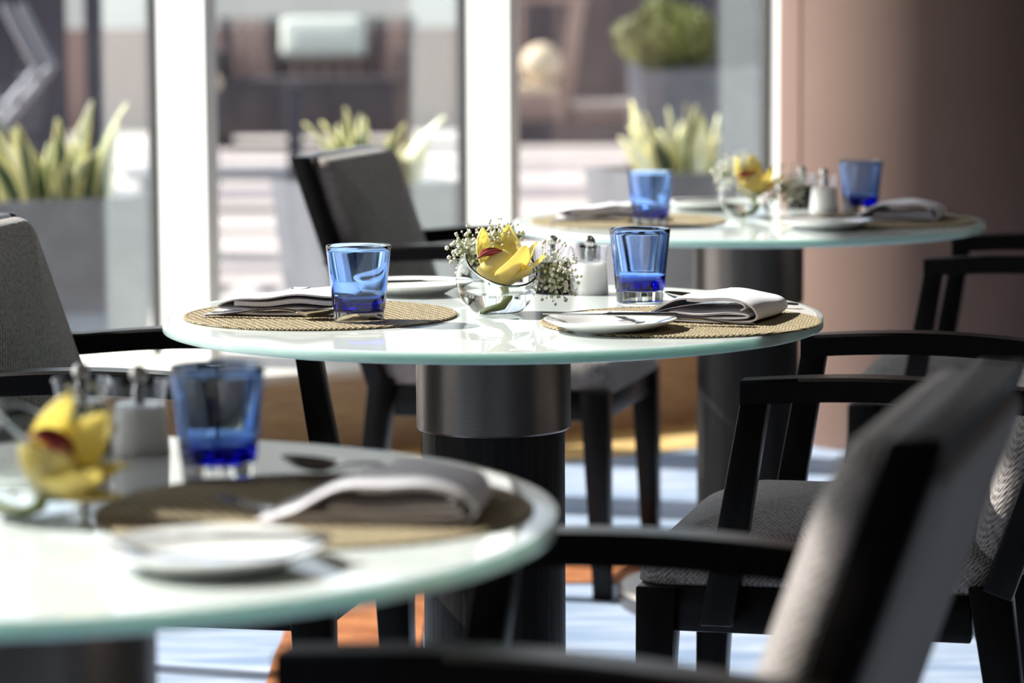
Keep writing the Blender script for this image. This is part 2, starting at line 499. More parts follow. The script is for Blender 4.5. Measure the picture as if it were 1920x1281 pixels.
# the side glazing, out of frame on the left, lets the low sun in
LT = (0.0, 1.24, 2.85, 3.75, 5.2)
for k, (t0, t1) in enumerate(zip(LT[:-1], LT[1:])):
    if k == 2: continue
    w = thing('window_%d' % (len(bays) + k + 1), kind='structure')
    bm = bmesh.new(); a = [lef(t0 + .05, -.006), lef(t1 - .05, -.006), lef(t1 - .05, .006), lef(t0 + .05, .006)]
    poly_prism(bm, [(p.x, p.y) for p in a], 0.08, HC - 0.08); obj('pane', bm, M_['pane'], w, 0)
    bm = bmesh.new(); a = [lef(t0 - .0, -.03), lef(t0 + .05, -.03), lef(t0 + .05, .05), lef(t0 - .0, .05)]
    poly_prism(bm, [(p.x, p.y) for p in a], 0.0, HC); obj('mullion', bm, M_['mullion'], w, 0)
    bm = bmesh.new(); a = [lef(t0 + .05, -.03), lef(t1, -.03), lef(t1, .05), lef(t0 + .05, .05)]
    poly_prism(bm, [(p.x, p.y) for p in a], 0.0, 0.08); obj('frame', bm, M_['mullion'], w, 0)
    bm = bmesh.new(); poly_prism(bm, [(p.x, p.y) for p in a], HC - 0.08, HC); obj('frame', bm, M_['mullion'], w, 0)

bm = bmesh.new(); a = [lef(5.2, -.06), lef((LB - LA).length, -.06), lef((LB - LA).length, .06), lef(5.2, .06)]
poly_prism(bm, [(p.x, p.y) for p in a], 0.0, HC); struct('wall_left', bm, M_['dark_wall'], smooth=0)

# brown round pillars (the right one in view, an unseen left twin added for shade)
def pillar(x, y, r, name='pillar'):
    t = thing(name, loc=(x, y, 0), kind='structure')
    n = 96
    seams = [R(a) for a in (204, 294, 24, 114)]
    for k, a0 in enumerate(seams):
        a1 = seams[(k + 1) % 4]
        if a1 < a0: a1 += 2 * math.pi
        bm = bmesh.new()
        sec = []
        for z in (0.0, HC):
            ring = []
            for j in range(25):
                a = a0 + 0.012 + (a1 - a0 - 0.024) * j / 24
                ring.append(V(r * math.cos(a), r * math.sin(a), z))
            for j in range(24, -1, -1):
                a = a0 + 0.012 + (a1 - a0 - 0.024) * j / 24
                ring.append(V((r - 0.02) * math.cos(a), (r - 0.02) * math.sin(a), z))
            sec.append(ring)
        loft(bm, sec)
        obj('panel', bm, M_['pillar'], t, 30)
    bm = bmesh.new(); lathe(bm, [(0, 0.0), (r - 0.012, 0.0), (r - 0.012, HC), (0, HC)], 64)
    obj('core', bm, M_['seam'], t, 30)
    return t
pillar(1.171, 8.15, 0.452)
pp = lef(3.39, -0.05)
pillar(pp.x, pp.y, 0.47)

# ---------------------------------------------------------------- outdoors: terrace
bm = bmesh.new()
a = [lef(9.5, 0.05), lef(0, 0.05), fac(-2.0, 0.16), fac(40, 0.16), fac(40, 70), fac(-60, 70), V(-40, -4, 0)]
poly_prism(bm, [(p.x, p.y) for p in a], -0.15, 0.0)
ground = struct('ground', bm, M_['paving'], smooth=0)
for y0, y1 in ((17.6, 18.9), (20.4, 21.4), (22.4, 22.9), (13.0, 13.3), (15.2, 15.45)):
    bm = bmesh.new(); poly_prism(bm, [(-7, y0), (7, y0), (7, y1), (-7, y1)], -0.01, 0.006)
    obj('paving_band', bm, M_['paving_dark'], ground, 0)

def planter(cx, cy, rz, label, w=0.5, h=0.595):
    t = thing('square_planter', label, 'planter', (cx, cy, 0), rz, 'slate planters outside the glass')
    bm = bmesh.new()
    b = w * 0.40; a = w * 0.5; k = 0.022
    secs = [[V(sx * r, sy * r, z) for sx, sy in ((-1, -1), (1, -1), (1, 1), (-1, 1))] for r, z in
            ((b, 0), (a, h), (a - k, h), (a - k - 0.008, h - 0.06))]
    loft(bm, secs)
    obj('tub', bm, M_['slate'], t, 20)
    bm = bmesh.new(); cushion(bm, w - 2 * k - 0.02, w - 2 * k - 0.02, 0.03, 0.02, 0.01, 0.015)
    bmesh.ops.translate(bm, vec=(0, 0, h - 0.07), verts=bm.verts[:])
    obj('soil', bm, M_['soil'], t)
    return t

def leaf_mesh(L, W, bend, twist, pale):
    bm = bmesh.new()
    n = 9; rows = []
    for i in range(n + 1):
        t = i / n
        w = W * (0.55 + 0.45 * math.sin(math.pi * min(t * 1.1, 1))) * (1 - t ** 5) + 0.001
        c = V(bend * t ** 1.8 * L, 0, L * (t - 0.25 * abs(bend) * t * t))
        a = twist * t
        dx = V(math.cos(a) * 0.25, math.sin(a) + 0.0, 0).normalized()
        row = []
        for f in (-1, -0.62, 0, 0.62, 1):
            row.append(bm.verts.new(c + dx * (w / 2 * f) + V(0.12 * W * f * f, 0, 0)))
        rows.append(row)
    for i in range(n):
        for j in range(4):
            f = bm.faces.new((rows[i][j], rows[i][j + 1], rows[i + 1][j + 1], rows[i + 1][j]))
            f.material_index = 1 if j in (0, 3) else 0
    return bm

def snake_plant(cx, cy, z, label, seed, n=15, hmax=0.33):
    rnd = random.Random(seed)
    t = thing('snake_plant', label, 'plant', (cx, cy, z), 0, 'variegated snake plants in the planters')
    for k in range(n):
        L = hmax * rnd.uniform(0.55, 1.0)
        pale = rnd.random() < 0.45
        bm = leaf_mesh(L, rnd.uniform(0.06, 0.1), rnd.uniform(0.05, 0.6), rnd.uniform(-0.7, 0.7), pale)
        o = obj('leaf', bm, [M_['leaf_pale'] if pale else M_['leaf'], M_['leaf_edge']], t, 60, recalc=False)
        so = o.modifiers.new('thick', 'SOLIDIFY'); so.thickness = 0.004; so.offset = 0
        a = rnd.uniform(0, 2 * math.pi); r = rnd.uniform(0.02, 0.15)
        o.location = (r * math.cos(a), r * math.sin(a), -0.012)
        o.rotation_euler = (0, 0, a + rnd.uniform(-0.5, 0.5))
    return t

for k, (x, y, lab, pl_) in enumerate((
        (-1.37, 9.14, 'dark slate planter outside the glass at the left edge, behind the grey chair back', 'yellow edged snake plant in the planter farthest left'),
        (-0.45, 9.72, 'slate planter outside behind the grey dining chair by the window', 'cream and yellow snake plant rising behind the window chair back'),
        (0.58, 10.28, 'slate planter outside the glass nearest the brown pillar', 'tall yellow green snake plant in the planter near the brown pillar'))):
    planter(x, y, R(24), lab)
    snake_plant(x, y, 0.558, pl_, 11 + k, 22, (0.36, 0.31, 0.33)[k])

# dark slatted settee with a pale cushion
t = thing('garden_settee', 'dark slatted outdoor settee with pale back cushion across the terrace', 'bench', (-1.56, 24.2, 0), 0)
t.scale = (1.21, 1.21, 0.95)
for k in range(13):
    x = -0.62 + k * 0.1035
    bm = bmesh.new()
    lean = 0.0 if 3 < k < 10 else (0.05 if k <= 3 else -0.03)
    hexa(bm, [V(x - 0.038 + lean, 0.36, 0.1), V(x + 0.038 + lean, 0.36, 0.1), V(x + 0.038 + lean, 0.40, 0.1), V(x - 0.038 + lean, 0.40, 0.1)],
         [V(x - 0.038, 0.50, 1.06), V(x + 0.038, 0.50, 1.06), V(x + 0.038, 0.54, 1.06), V(x - 0.038, 0.54, 1.06)], 0.006)
    obj('slat', bm, M_['terrace_wood_lit'] if k in (1, 2, 11) else M_['terrace_wood'], t)  # a few slats take the paler copy, sunlit look put into the colour
bm = bmesh.new(); box(bm, (0, 0.0, 0.52), (1.24, 0.84, 0.09), bev=0.01); obj('seat', bm, M_['terrace_wood'], t)
bm = bmesh.new(); box(bm, (0, -0.42, 0.30), (1.24, 0.05, 0.40), bev=0.01); obj('front_panel', bm, M_['terrace_wood'], t)
for sx in (-1, 1):
    bm = bmesh.new(); box(bm, (sx * 0.60, 0.03, 0.40), (0.06, 0.9, 0.80), bev=0.01); obj('side_panel', bm, M_['terrace_wood'], t)
bm = bmesh.new(); cushion(bm, 0.56, 0.34, 0.14, 0.05, 0.05, 0.02)
bmesh.ops.transform(bm, matrix=Matrix.Translation((0.05, 0.36, 0.88)) @ Matrix.Rotation(R(82), 4, 'X'), verts=bm.verts[:])
obj('cushion', bm, M_['pale_cushion'], t)

# low dark slab bench near the settee, and a dark bollard
t = thing('slab_bench', 'low dark grey slab bench in front of the slatted settee', 'bench', (-1.62, 16.9, 0), 0)
bm = bmesh.new(); box(bm, (0, 0, 0.20), (1.0, 0.45, 0.05), bev=0.008); obj('top_slab', bm, M_['grey_metal'], t)
for sx in (-1, 1):
    bm = bmesh.new(); box(bm, (sx * 0.4, 0, 0.0875), (0.06, 0.38, 0.175), bev=0.006); obj('leg', bm, M_['grey_metal'], t)
t = thing('bollard', 'dark square bollard standing before the slatted settee', 'bollard', (-1.15, 16.2, 0), 0)
bm = bmesh.new(); box(bm, (0, 0, 0.34), (0.075, 0.075, 0.68), bev=0.008); obj('shaft', bm, M_['garden_wall'], t)
bm = bmesh.new(); box(bm, (0, 0, 0.70), (0.10, 0.10, 0.04), bev=0.01); obj('cap', bm, M_['garden_wall'], t)
t = thing('garden_light', 'small pale round garden light beside the slatted settee', 'lamp', (-1.77, 18.2, 0), 0)
bm = bmesh.new(); lathe(bm, [(0, 0), (0.015, 0), (0.015, 0.62), (0, 0.62)], 12); obj('post', bm, M_['garden_wall'], t)
bm = bmesh.new(); lathe(bm, [(0, .62), (0.03, .625), (0.05, .66), (0.045, .70), (0.02, .72), (0, .72)], 20); obj('lamp_head', bm, M_['sandstone'], t)

# left: dark freestanding screen and a folded grey metal chair
t = thing('garden_screen', 'tall dark slate screen on the terrace at the far left window', 'screen', (-2.5, 14.2, 0), 0)
for k in range(5):
    bm = bmesh.new(); box(bm, (-0.62 + k * 0.235, 0, 0.9), (0.228, 0.06, 1.8), bev=0.006)
    obj('panel', bm, M_['garden_wall'], t)
bm = bmesh.new(); box(bm, (0.565, 0.0, 0.9), (0.07, 0.12, 1.8), bev=0.006); obj('post', bm, M_['garden_wall'], t)
t = thing('folding_chair', 'folded grey metal garden chair leaning before the dark screen', 'chair', (-2.02, 12.6, 0), 0)
for y in (-0.2, 0.2):
    bm = bmesh.new(); tube(bm, [(-0.35, y, 0.0), (-0.2, y, 0.55), (0.07, y, 0.86), (0.10, y, 0.90), (0.06, y, 0.97), (-0.03, y, 1.16)], 0.022, 10)
    obj('frame', bm, M_['grey_metal'], t)
for k in range(4):
    bm = bmesh.new(); box(bm, (0.05 - 0.09 * k, 0, 0.86 - 0.10 * k), (0.07, 0.42, 0.02), bev=0.005); obj('slat', bm, M_['grey_metal'], t)

# sphere on its block, timber frame, dark step with a pink ledge
t = thing('stone_step', 'long low dark stone step in front of the slate wall', 'step', (0.62, 24.3, 0), 0)
bm = bmesh.new(); box(bm, (0, 0, 0.075), (1.4, 0.7, 0.15), bev=0.01); obj('riser', bm, M_['garden_wall'], t)
bm = bmesh.new(); box(bm, (0, 0, 0.165), (1.44, 0.74, 0.03), bev=0.006); obj('tread', bm, M_['terrace_wood'], t)
t = thing('stone_sphere', 'cream sandstone sphere set on a brown stone block outside', 'sculpture', (0.25, 24.3, 0.18), 0)
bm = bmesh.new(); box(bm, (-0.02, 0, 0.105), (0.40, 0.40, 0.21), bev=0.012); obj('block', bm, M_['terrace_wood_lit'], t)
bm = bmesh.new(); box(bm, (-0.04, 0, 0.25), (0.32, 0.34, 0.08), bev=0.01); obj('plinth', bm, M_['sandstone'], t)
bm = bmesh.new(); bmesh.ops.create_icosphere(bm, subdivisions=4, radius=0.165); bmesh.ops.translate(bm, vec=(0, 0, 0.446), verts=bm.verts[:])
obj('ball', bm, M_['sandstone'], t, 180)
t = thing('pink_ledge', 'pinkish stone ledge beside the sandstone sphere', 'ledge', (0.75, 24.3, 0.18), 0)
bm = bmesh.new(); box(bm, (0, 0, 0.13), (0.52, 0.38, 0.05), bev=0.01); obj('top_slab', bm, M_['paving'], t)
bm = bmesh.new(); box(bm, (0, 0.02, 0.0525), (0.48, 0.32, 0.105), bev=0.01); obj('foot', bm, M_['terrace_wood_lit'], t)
t = thing('timber_frame', 'rose brown leaning timber frame behind the stone sphere', 'frame', (0.35, 24.76, 0), 0)
for x0, x1, w in ((-0.27, -0.25, 0.025), (0.05, 0.20, 0.06)):
    bm = bmesh.new()
    hexa(bm, [V(x0 - w, -.03, 0), V(x0 + w, -.03, 0), V(x0 + w, .03, 0), V(x0 - w, .03, 0)],
         [V(x1 - w, -.03, 1.12), V(x1 + w, -.03, 1.12), V(x1 + w, .03, 1.12), V(x1 - w, .03, 1.12)], 0.006)
    obj('post', bm, M_['terrace_wood_lit'], t)
bm = bmesh.new(); box(bm, (-0.02, 0, 1.14), (0.60, 0.06, 0.05), bev=0.008); obj('top_rail', bm, M_['terrace_wood_lit'], t)

t = thing('shrub_planter', 'tall dark square planter under the olive bush near the pillar', 'planter', (1.06, 17.2, 0), 0)
bm = bmesh.new()
loft(bm, [[V(sx * r, sy * r, z) for sx, sy in ((-1, -1), (1, -1), (1, 1), (-1, 1))] for r, z in ((0.32, 0), (0.34, 0.76), (0.31, 0.76), (0.30, 0.70))])
obj('tub', bm, M_['slate'], t, 20)
bm = bmesh.new(); box(bm, (-0.375, -0.32, 0.40), (0.06, 0.06, 0.80), bev=0.006); obj('corner_post', bm, M_['grey_metal'], t)
def bush(name, label, loc, rx, rz, n, seed):
    rnd = random.Random(seed)
    t = thing(name, label, 'bush', loc)
    bm = bmesh.new()
    for k in range(n):
        d = V(rnd.gauss(0, 1), rnd.gauss(0, 1), rnd.gauss(0, 1)).normalized() * rnd.uniform(0.55, 1.0) ** 0.6
        d *= 1 + 0.12 * math.sin(5 * d.x + 3 * d.z)
        c = V(d.x * rx, d.y * rx, d.z * rz)
        u = V(rnd.gauss(0, 1), rnd.gauss(0, 1), rnd.gauss(0, 1)).normalized()
        w = u.cross(V(rnd.gauss(0, 1), rnd.gauss(0, 1), rnd.gauss(0, 1))).normalized()
        l = rnd.uniform(0.025, 0.045)
        vs = [bm.verts.new(c + p) for p in (-u * l, w * l * 0.45, u * l, -w * l * 0.45)]
        bm.faces.new(vs)
    o = obj('foliage', bm, M_['bush'], t, 0, recalc=False); o['kind'] = 'stuff'
    bm = bmesh.new(); tube(bm, [(0, 0, -rz - 0.06), (0.01, 0, -rz * 0.5), (0, 0, 0.05)], [0.02, 0.018, 0.01], 8)
    obj('trunk', bm, M_['stem'], t)
bush('round_bush', 'rounded olive green bush clipped in the dark planter outside', (0.90, 17.2, 0.95), 0.28, 0.19, 4500, 3)

# garden wall and the pale facade beyond
bm = bmesh.new(); box(bm, (2.6, 25.3, 1.0), (5.4, 0.3, 2.0)); struct('wall_garden', bm, M_['garden_wall'], smooth=0)
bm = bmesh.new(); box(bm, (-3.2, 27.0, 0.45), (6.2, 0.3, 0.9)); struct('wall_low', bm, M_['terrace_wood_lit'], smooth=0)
bm = bmesh.new(); box(bm, (-4, 34.0, 3.0), (14, 0.3, 6.0)); struct('wall_far', bm, M_['pale_wall'], smooth=0)
# ---------------------------------------------------------------- dining tables
def make_table(loc, label):
    t = thing('round_table', label, 'table', (loc[0], loc[1], 0), 0, 'round glass topped tables')
    r, z0, z1 = 0.4535, 0.7345, 0.75
    ri = r - 0.009
    bm = bmesh.new()
    lathe(bm, [(0, z1), (r * 0.5, z1), (ri, z1), (ri, z0), (0, z0)], 160)
    top = obj('tabletop', bm, M_['top'], t, 30)
    bm = bmesh.new()
    rings = lathe(bm, [(ri + 0.0001, z1), (r - 0.0020, z1), (r - 0.0006, z1 - 0.0006), (r, z1 - 0.002), (r, z0 + 0.002), (r - 0.0006, z0 + 0.0006), (r - 0.002, z0), (ri + 0.0001, z0), (ri + 0.0001, z1)], 160)
    bmesh.ops.remove_doubles(bm, verts=bm.verts[:], dist=1e-6)
    obj('glass_edge', bm, M_['edge'], top, 40)
    bm = bmesh.new()
    lathe(bm, [(0, 0.592), (0.1045, 0.592), (0.107, 0.595), (0.107, 0.733), (0, 0.733)], 96)
    obj('collar', bm, M_['collar'], t, 30)
    bm = bmesh.new()
    n = 180; secs = []
    for z in (0.03, 0.3, 0.594):
        secs.append([V((0.0985 - 0.0003 * abs(math.sin(n / 3 * math.pi * k / n)) ** 0.6) * math.cos(2 * math.pi * k / n),
                       (0.0985 - 0.0003 * abs(math.sin(n / 3 * math.pi * k / n)) ** 0.6) * math.sin(2 * math.pi * k / n), z) for k in range(n)])
    loft(bm, secs)
    obj('column', bm, M_['column'], t, 25)
    bm = bmesh.new()
    lathe(bm, [(0, 0.0), (0.25, 0.0), (0.253, 0.004), (0.253, 0.03), (0.246, 0.038), (0.14, 0.05), (0.10, 0.058), (0, 0.058)], 96)
    obj('base', bm, M_['collar'], t, 40)
    return t
T2, T3, T1 = (-0.026, 4.17), (0.4575, 5.86), (-0.415, 2.57)
make_table(T2, 'round glass table in the middle with blue tumblers in sharp focus')
make_table(T3, 'round glass table farthest back, beside the brown pillar')
make_table(T1, 'nearest round glass table, blurred, cut by the left edge')
TZ = 0.75

# ---------------------------------------------------------------- chairs
def make_chair(loc, rz, label):
    t = thing('dining_chair', label, 'chair', (loc[0], loc[1], 0), rz, 'dark wood dining armchairs')
    wood, fab = M_['wood'], M_['fabric']
    # legs
    for sx in (-1, 1):
        bm = bmesh.new()
        a = 0.027; b = 0.017; x = sx * 0.222
        hexa(bm, [V(x - b, 0.217 - b, 0), V(x + b, 0.217 - b, 0), V(x + b, 0.217 + b, 0), V(x - b, 0.217 + b, 0)],
             [V(x - a, 0.203 - a, 0.415), V(x + a, 0.203 - a, 0.415), V(x + a, 0.203 + a, 0.415), V(x - a, 0.203 + a, 0.415)], 0.003)
        obj('leg', bm, wood, t)
        bm = bmesh.new()
        hexa(bm, [V(x - b, -0.29 - b, 0), V(x + b, -0.29 - b, 0), V(x + b, -0.29 + b, 0), V(x - b, -0.29 + b, 0)],
             [V(x - a, -0.23 - a, 0.43), V(x + a, -0.23 - a, 0.43), V(x + a, -0.23 + a, 0.43), V(x - a, -0.23 + a, 0.43)], 0.003)
        obj('leg', bm, wood, t)
    # rails
    for c, s in (((0, 0.208, 0.385), (0.40, 0.026, 0.06)), ((0, -0.225, 0.385), (0.40, 0.026, 0.06)),
                 ((-0.222, -0.012, 0.385), (0.03, 0.39, 0.06)), ((0.222, -0.012, 0.385), (0.03, 0.39, 0.06))):
        bm = bmesh.new(); box(bm, c, s, bev=0.003); obj('seat_rail', bm, wood, t)
    # seat pad
    bm = bmesh.new()
    def ease(p):
        q = p.copy()
        if q.y > 0.1: q.z -= 0.030 * ((q.y - 0.1) / 0.14) ** 2 * (1 if q.z > 0.03 else 0.3)
        return q
    cushion(bm, 0.47, 0.50, 0.075, 0.06, 0.042, 0.02, 0.008, ease)
    bmesh.ops.translate(bm, vec=(0, -0.012, 0.416), verts=bm.verts[:])
    obj('seat', bm, fab, t, 60)
    # reclined back
    tilt = R(19)
    B = Matrix.Translation((0, -0.240, 0.42)) @ Matrix.Rotation(tilt, 4, 'X')     # local z runs up the back, local +y to the sitter
    def level(bm):                                        # the top of the back is cut level
        for v in bm.verts:
            if v.co.z > H * 0.9: v.co.z -= v.co.y * math.tan(tilt)
    def put(bm): bmesh.ops.transform(bm, matrix=B, verts=bm.verts[:])
    H = 0.476
    for sx in (-1, 1):
        bm = bmesh.new(); box(bm, (sx * 0.237, 0, H / 2), (0.026, 0.040, H), bev=0.004); level(bm); put(bm); obj('back_stile', bm, wood, t)
    bm = bmesh.new(); box(bm, (0, 0, H - 0.012), (0.448, 0.040, 0.024), bev=0.004); level(bm); put(bm); obj('top_rail', bm, M_['rail'], t)
    bm = bmesh.new(); box(bm, (0, 0, 0.012), (0.448, 0.036, 0.03), bev=0.004); put(bm); obj('bottom_rail', bm, wood, t)
    bm = bmesh.new(); cushion(bm, 0.464, 0.435, 0.040, 0.035, 0.028, 0.022, 0.006)
    bmesh.ops.transform(bm, matrix=Matrix.Translation((0, 0.013, 0.245)) @ Matrix.Rotation(R(-90), 4, 'X'), verts=bm.verts[:])
    put(bm); obj('backrest', bm, fab, t, 60)
    bm = bmesh.new(); cushion(bm, 0.440, 0.43, 0.016, 0.02, 0.012, 0.008, 0.003)
    bmesh.ops.transform(bm, matrix=Matrix.Translation((0, -0.016, 0.245)) @ Matrix.Rotation(R(90), 4, 'X'), verts=bm.verts[:])
    put(bm); obj('back_panel', bm, M_['back_fabric'], t, 60)
    # arms: one arched bar each, and a post that leans back
    for sx in (-1, 1):
        bm = bmesh.new(); secs = []
        ye = -0.335
        n = 14
        for k in range(n + 1):
            f = k / n
            y = 0.086 + (ye - 0.086) * f
            zc = 0.679 + 0.010 * math.sin(math.pi * min(f * 1.15, 1)) - 0.006 * f
            w = 0.021 + 0.004 * math.sin(math.pi * f); h = 0.0155
            xo = sx * (0.262 - 0.004 * f * f)
            secs.append([V(xo - w, y, zc - h), V(xo + w, y, zc - h), V(xo + w + .0, y, zc + h - .004), V(xo + w - .004, y, zc + h), V(xo - w + .004, y, zc + h), V(xo - w, y, zc + h - .004)])
        loft(bm, secs)
        arm = obj('armrest', bm, wood, t, 40)
        bm = bmesh.new()
        x = sx * 0.262; a = 0.0165
        hexa(bm, [V(x - a, 0.096, 0.372), V(x + a, 0.096, 0.372), V(x + a, 0.140, 0.372), V(x - a, 0.140, 0.372)],
             [V(x - a, 0.050, 0.672), V(x + a, 0.050, 0.672), V(x + a, 0.086, 0.672), V(x - a, 0.086, 0.672)], 0.003)
        obj('arm_post', bm, wood, arm)
        bm = bmesh.new(); box(bm, (sx * 0.241, 0.118, 0.388), (0.012, 0.03, 0.03), bev=0.003)
        obj('bracket', bm, wood, arm)
    return t
def rz_of(f): return math.atan2(-f[0], f[1])
chair = make_chair((-0.42, 4.207), rz_of((.98, -.2)), 'grey tweed armchair at the far left, tucked under the middle table')
dup(chair, (0.025, 6.17, 0), rz_of((.966, -.26)), 'grey tweed armchair by the window, seen between two white mullions')
dup(chair, (0.443, 4.115, 0), rz_of((-.97, .24)), 'tweed armchair right of the middle table, its seat and arm posts in view')
dup(chair, (0.915, 5.87, 0), rz_of((-.97, .24)), 'armchair in shade before the brown pillar, at the farthest table')
dup(chair, (-0.02, 2.506, 0), rz_of((-.96, .28)), 'blurred nearest armchair with its back turned, at lower right')

# ---------------------------------------------------------------- table setting
def placemat(label):
    t = thing('placemat', label, 'placemat', (0, 0, 0), 0, 'round woven placemats')
    bm = bmesh.new(); lathe(bm, [(0, 0.0021), (0.1845, 0.0021), (0.186, 0.0015), (0.1868, 0.0010), (0.186, 0), (0, 0)], 120)
    st, kk, n = 0.00125, 2 * math.pi / 0.0096, 149                # woven relief, one bump per strand crossing
    grid = {}
    for ix in range(-n, n + 1):
        for iy in range(-n, n + 1):
            x, y = ix * st, iy * st
            if x * x + y * y < 0.1846 ** 2:
                h = math.sin(kk * x) * math.sin(kk * y)
                grid[ix, iy] = bm.verts.new((x * 0.94 - y * 0.342, x * 0.342 + y * 0.94, 0.0024 + 0.0010 * abs(h) ** 0.7))
    for (ix, iy), v in grid.items():
        q_ = [grid.get(p) for p in ((ix + 1, iy), (ix + 1, iy + 1), (ix, iy + 1))]
        if None not in q_: bm.faces.new([v] + q_)
    obj('weave', bm, M_['mat'], t, 180, recalc=False)
    bm = bmesh.new(); lathe(bm, [(0.1835, 0.0034), (0.186, 0.0036), (0.1880, 0.0026), (0.1880, 0.0008), (0.186, 0.0002), (0.1835, 0.0004), (0.1835, 0.0034)], 120)
    obj('border', bm, M_['mat'], t, 60)
    return t

def tumbler(label):
    t = thing('tumbler', label, 'glass', (0, 0, 0), 0, 'cobalt blue water tumblers')
    bm = bmesh.new()
    ro = lambda z: 0.0335 + 0.0103 * (z / 0.106) ** 1.1
    prof = [(0, 0.0185)]
    prof += [(ro(0.0185) - 0.0012, 0.0185), (ro(0.02), 0.0198)]
    for k in range(1, 13):
        z = 0.02 + (0.1050 - 0.02) * k / 12; prof.append((ro(z), z))
    prof += [(ro(.106) - .0006, 0.1058), (ro(.106) - .0013, 0.106), (ro(.106) - .0020, 0.1057)]
    for k in range(12):
        z = 0.1045 - (0.1045 - 0.036) * k / 11; prof.append((ro(z) - 0.0024 - 0.0012 * k / 11, z))
    r0 = prof[-1][0]
    prof += [(r0 - 0.003, 0.0325), (r0 - 0.009, 0.0300), (0.012, 0.0285), (0, 0.028)]
    lathe(bm, prof, 72)
    obj('bowl', bm, M_['blue'], t, 40)
    bm = bmesh.new()
    lathe(bm, [(0, 0.0016), (0.022, 0.0012), (0.029, 0.0), (0.0318, 0.0006), (0.0332, 0.002), (ro(0.018) - 0.0008, 0.0172), (ro(0.018) - 0.002, 0.0182), (0, 0.0182)], 72)
    obj('base', bm, M_['clear'], t, 40)
    return t

def plate(label):
    t = thing('bread_plate', label, 'plate', (0, 0, 0), 0, 'white bread plates')
    bm = bmesh.new()
    lathe(bm, [(0, 0.0052), (0.05, 0.0056), (0.058, 0.0072), (0.064, 0.0112), (0.082, 0.0168), (0.086, 0.0180), (0.0872, 0.0172), (0.0862, 0.0158), (0.066, 0.0074), (0.058, 0.003),
               (0.052, 0.0012), (0.052, 0.0), (0.046, 0.0), (0.045, 0.0025), (0, 0.0028)], 96)
    obj('dish', bm, M_['china'], t, 50)
    return t

def strip(bm, secs):                                       # secs: (x, half width, z, half thickness, y)
    loft(bm, [[V(x, y - w, z), V(x, y - w * .6, z + h), V(x, y + w * .6, z + h), V(x, y + w, z), V(x, y + w * .6, z - h), V(x, y - w * .6, z - h)] for x, w, z, h, y in secs])

def fork(label, cat='fork', group='forks by the napkins'):
    t = thing('fork', label, cat, group=group)
    bm = bmesh.new()
    strip(bm, [(0, .004, .0022, .0010, 0), (.004, .0075, .0025, .0014, 0), (.03, .0082, .004, .0015, 0), (.07, .0055, .0085, .0015, 0), (.105, .0034, .0105, .0015, 0), (.13, .0032, .0075, .0014, 0),
               (.142, .007, .0045, .0011, 0), (.150, .0115, .0035, .0009, 0), (.160, .0125, .0042, .0008, 0)])
    obj('handle', bm, M_['steel'], t, 60)
    for k in range(4):
        y = -0.0099 + k * 0.0066
        bm = bmesh.new(); strip(bm, [(.158, .0021, .0040, .0009, y), (.175, .0019, .0072, .0008, y), (.192, .0016, .0125, .0007, y), (.198, .0007, .0148, .0004, y)])
        obj('tine', bm, M_['steel'], t, 60)
    return t

def spoon(label):
    t = thing('spoon', label, 'spoon', group='spoons by the napkins')
    bm = bmesh.new()
    strip(bm, [(0, .004, .0022, .0010, 0), (.004, .0075, .0025, .0014, 0), (.03, .0082, .004, .0015, 0), (.07, .0055, .0095, .0015, 0), (.105, .0034, .0125, .0015, 0), (.128, .0034, .0105, .0014, 0), (.138, .005, .0072, .001, 0)])
    obj('handle', bm, M_['steel'], t, 60)
    bm = bmesh.new()
    n, m_ = 14, 28
    top = []
    for j in range(n + 1):
        f = j / n
        ring = []
        for k in range(m_):
            a = 2 * math.pi * k / m_
            x = 0.164 + 0.030 * f * math.cos(a); y = 0.0205 * f * math.sin(a) * (1 + 0.10 * math.cos(a) * -1)
            z = 0.0012 + 0.0085 * f ** 2.4 + 0.10 * max(0, x - 0.150)
            ring.append((x, y, z))
        top.append(ring)
    secs = [[V(*p) for p in r] for r in top[1:]] 
    inner = [[V(p[0], p[1], p[2] + 0.0011) for p in r] for r in reversed(top[1:])]
    loft(bm, secs + inner, cap=True)
    obj('spoon_bowl', bm, M_['steel'], t, 60)
    return t

def knife(label, L=0.175, group='butter knives on the bread plates'):
    t = thing('butter_knife', label, 'knife', group=group)
    bm = bmesh.new()
    strip(bm, [(0, .004, 0, .0016, 0), (.006, .0075, 0, .0024, 0), (.04, .0078, 0, .0026, 0), (.08, .0062, 0, .0024, 0), (.092, .0045, 0, .0022, 0)])
    obj('handle', bm, M_['steel'], t, 60)
    bm = bmesh.new()
    strip(bm, [(.092, .0045, 0, .0018, 0), (.10, .0075, 0, .0010, .001), (.14, .0092, 0, .0008, .0015), (.165, .0085, 0, .0007, .001), (.175, .0045, 0, .0005, -.002), (.178, .0008, 0, .0003, -.004)])
    obj('blade', bm, M_['steel'], t, 60)
    return t

def ribbon(path, th):
    """closed outline of a folded sheet: offset the polyline both ways"""
    P = [Vector((p[0], p[1])) for p in path]
    # smooth (Chaikin)
    for _ in range(3):
        Q = [P[0]]
        for a, b in zip(P[:-1], P[1:]):
            Q += [a * .75 + b * .25, a * .25 + b * .75]
        Q.append(P[-1]); P = Q
    Lf, Rt = [], []
    for i, p in enumerate(P):
        d = (P[min(i + 1, len(P) - 1)] - P[max(i - 1, 0)])
        d = d.normalized() if d.length > 1e-9 else Vector((1, 0))
        nrm = Vector((-d.y, d.x))
        Lf.append(p + nrm * th / 2); Rt.append(p - nrm * th / 2)
    return Lf + Rt[::-1]

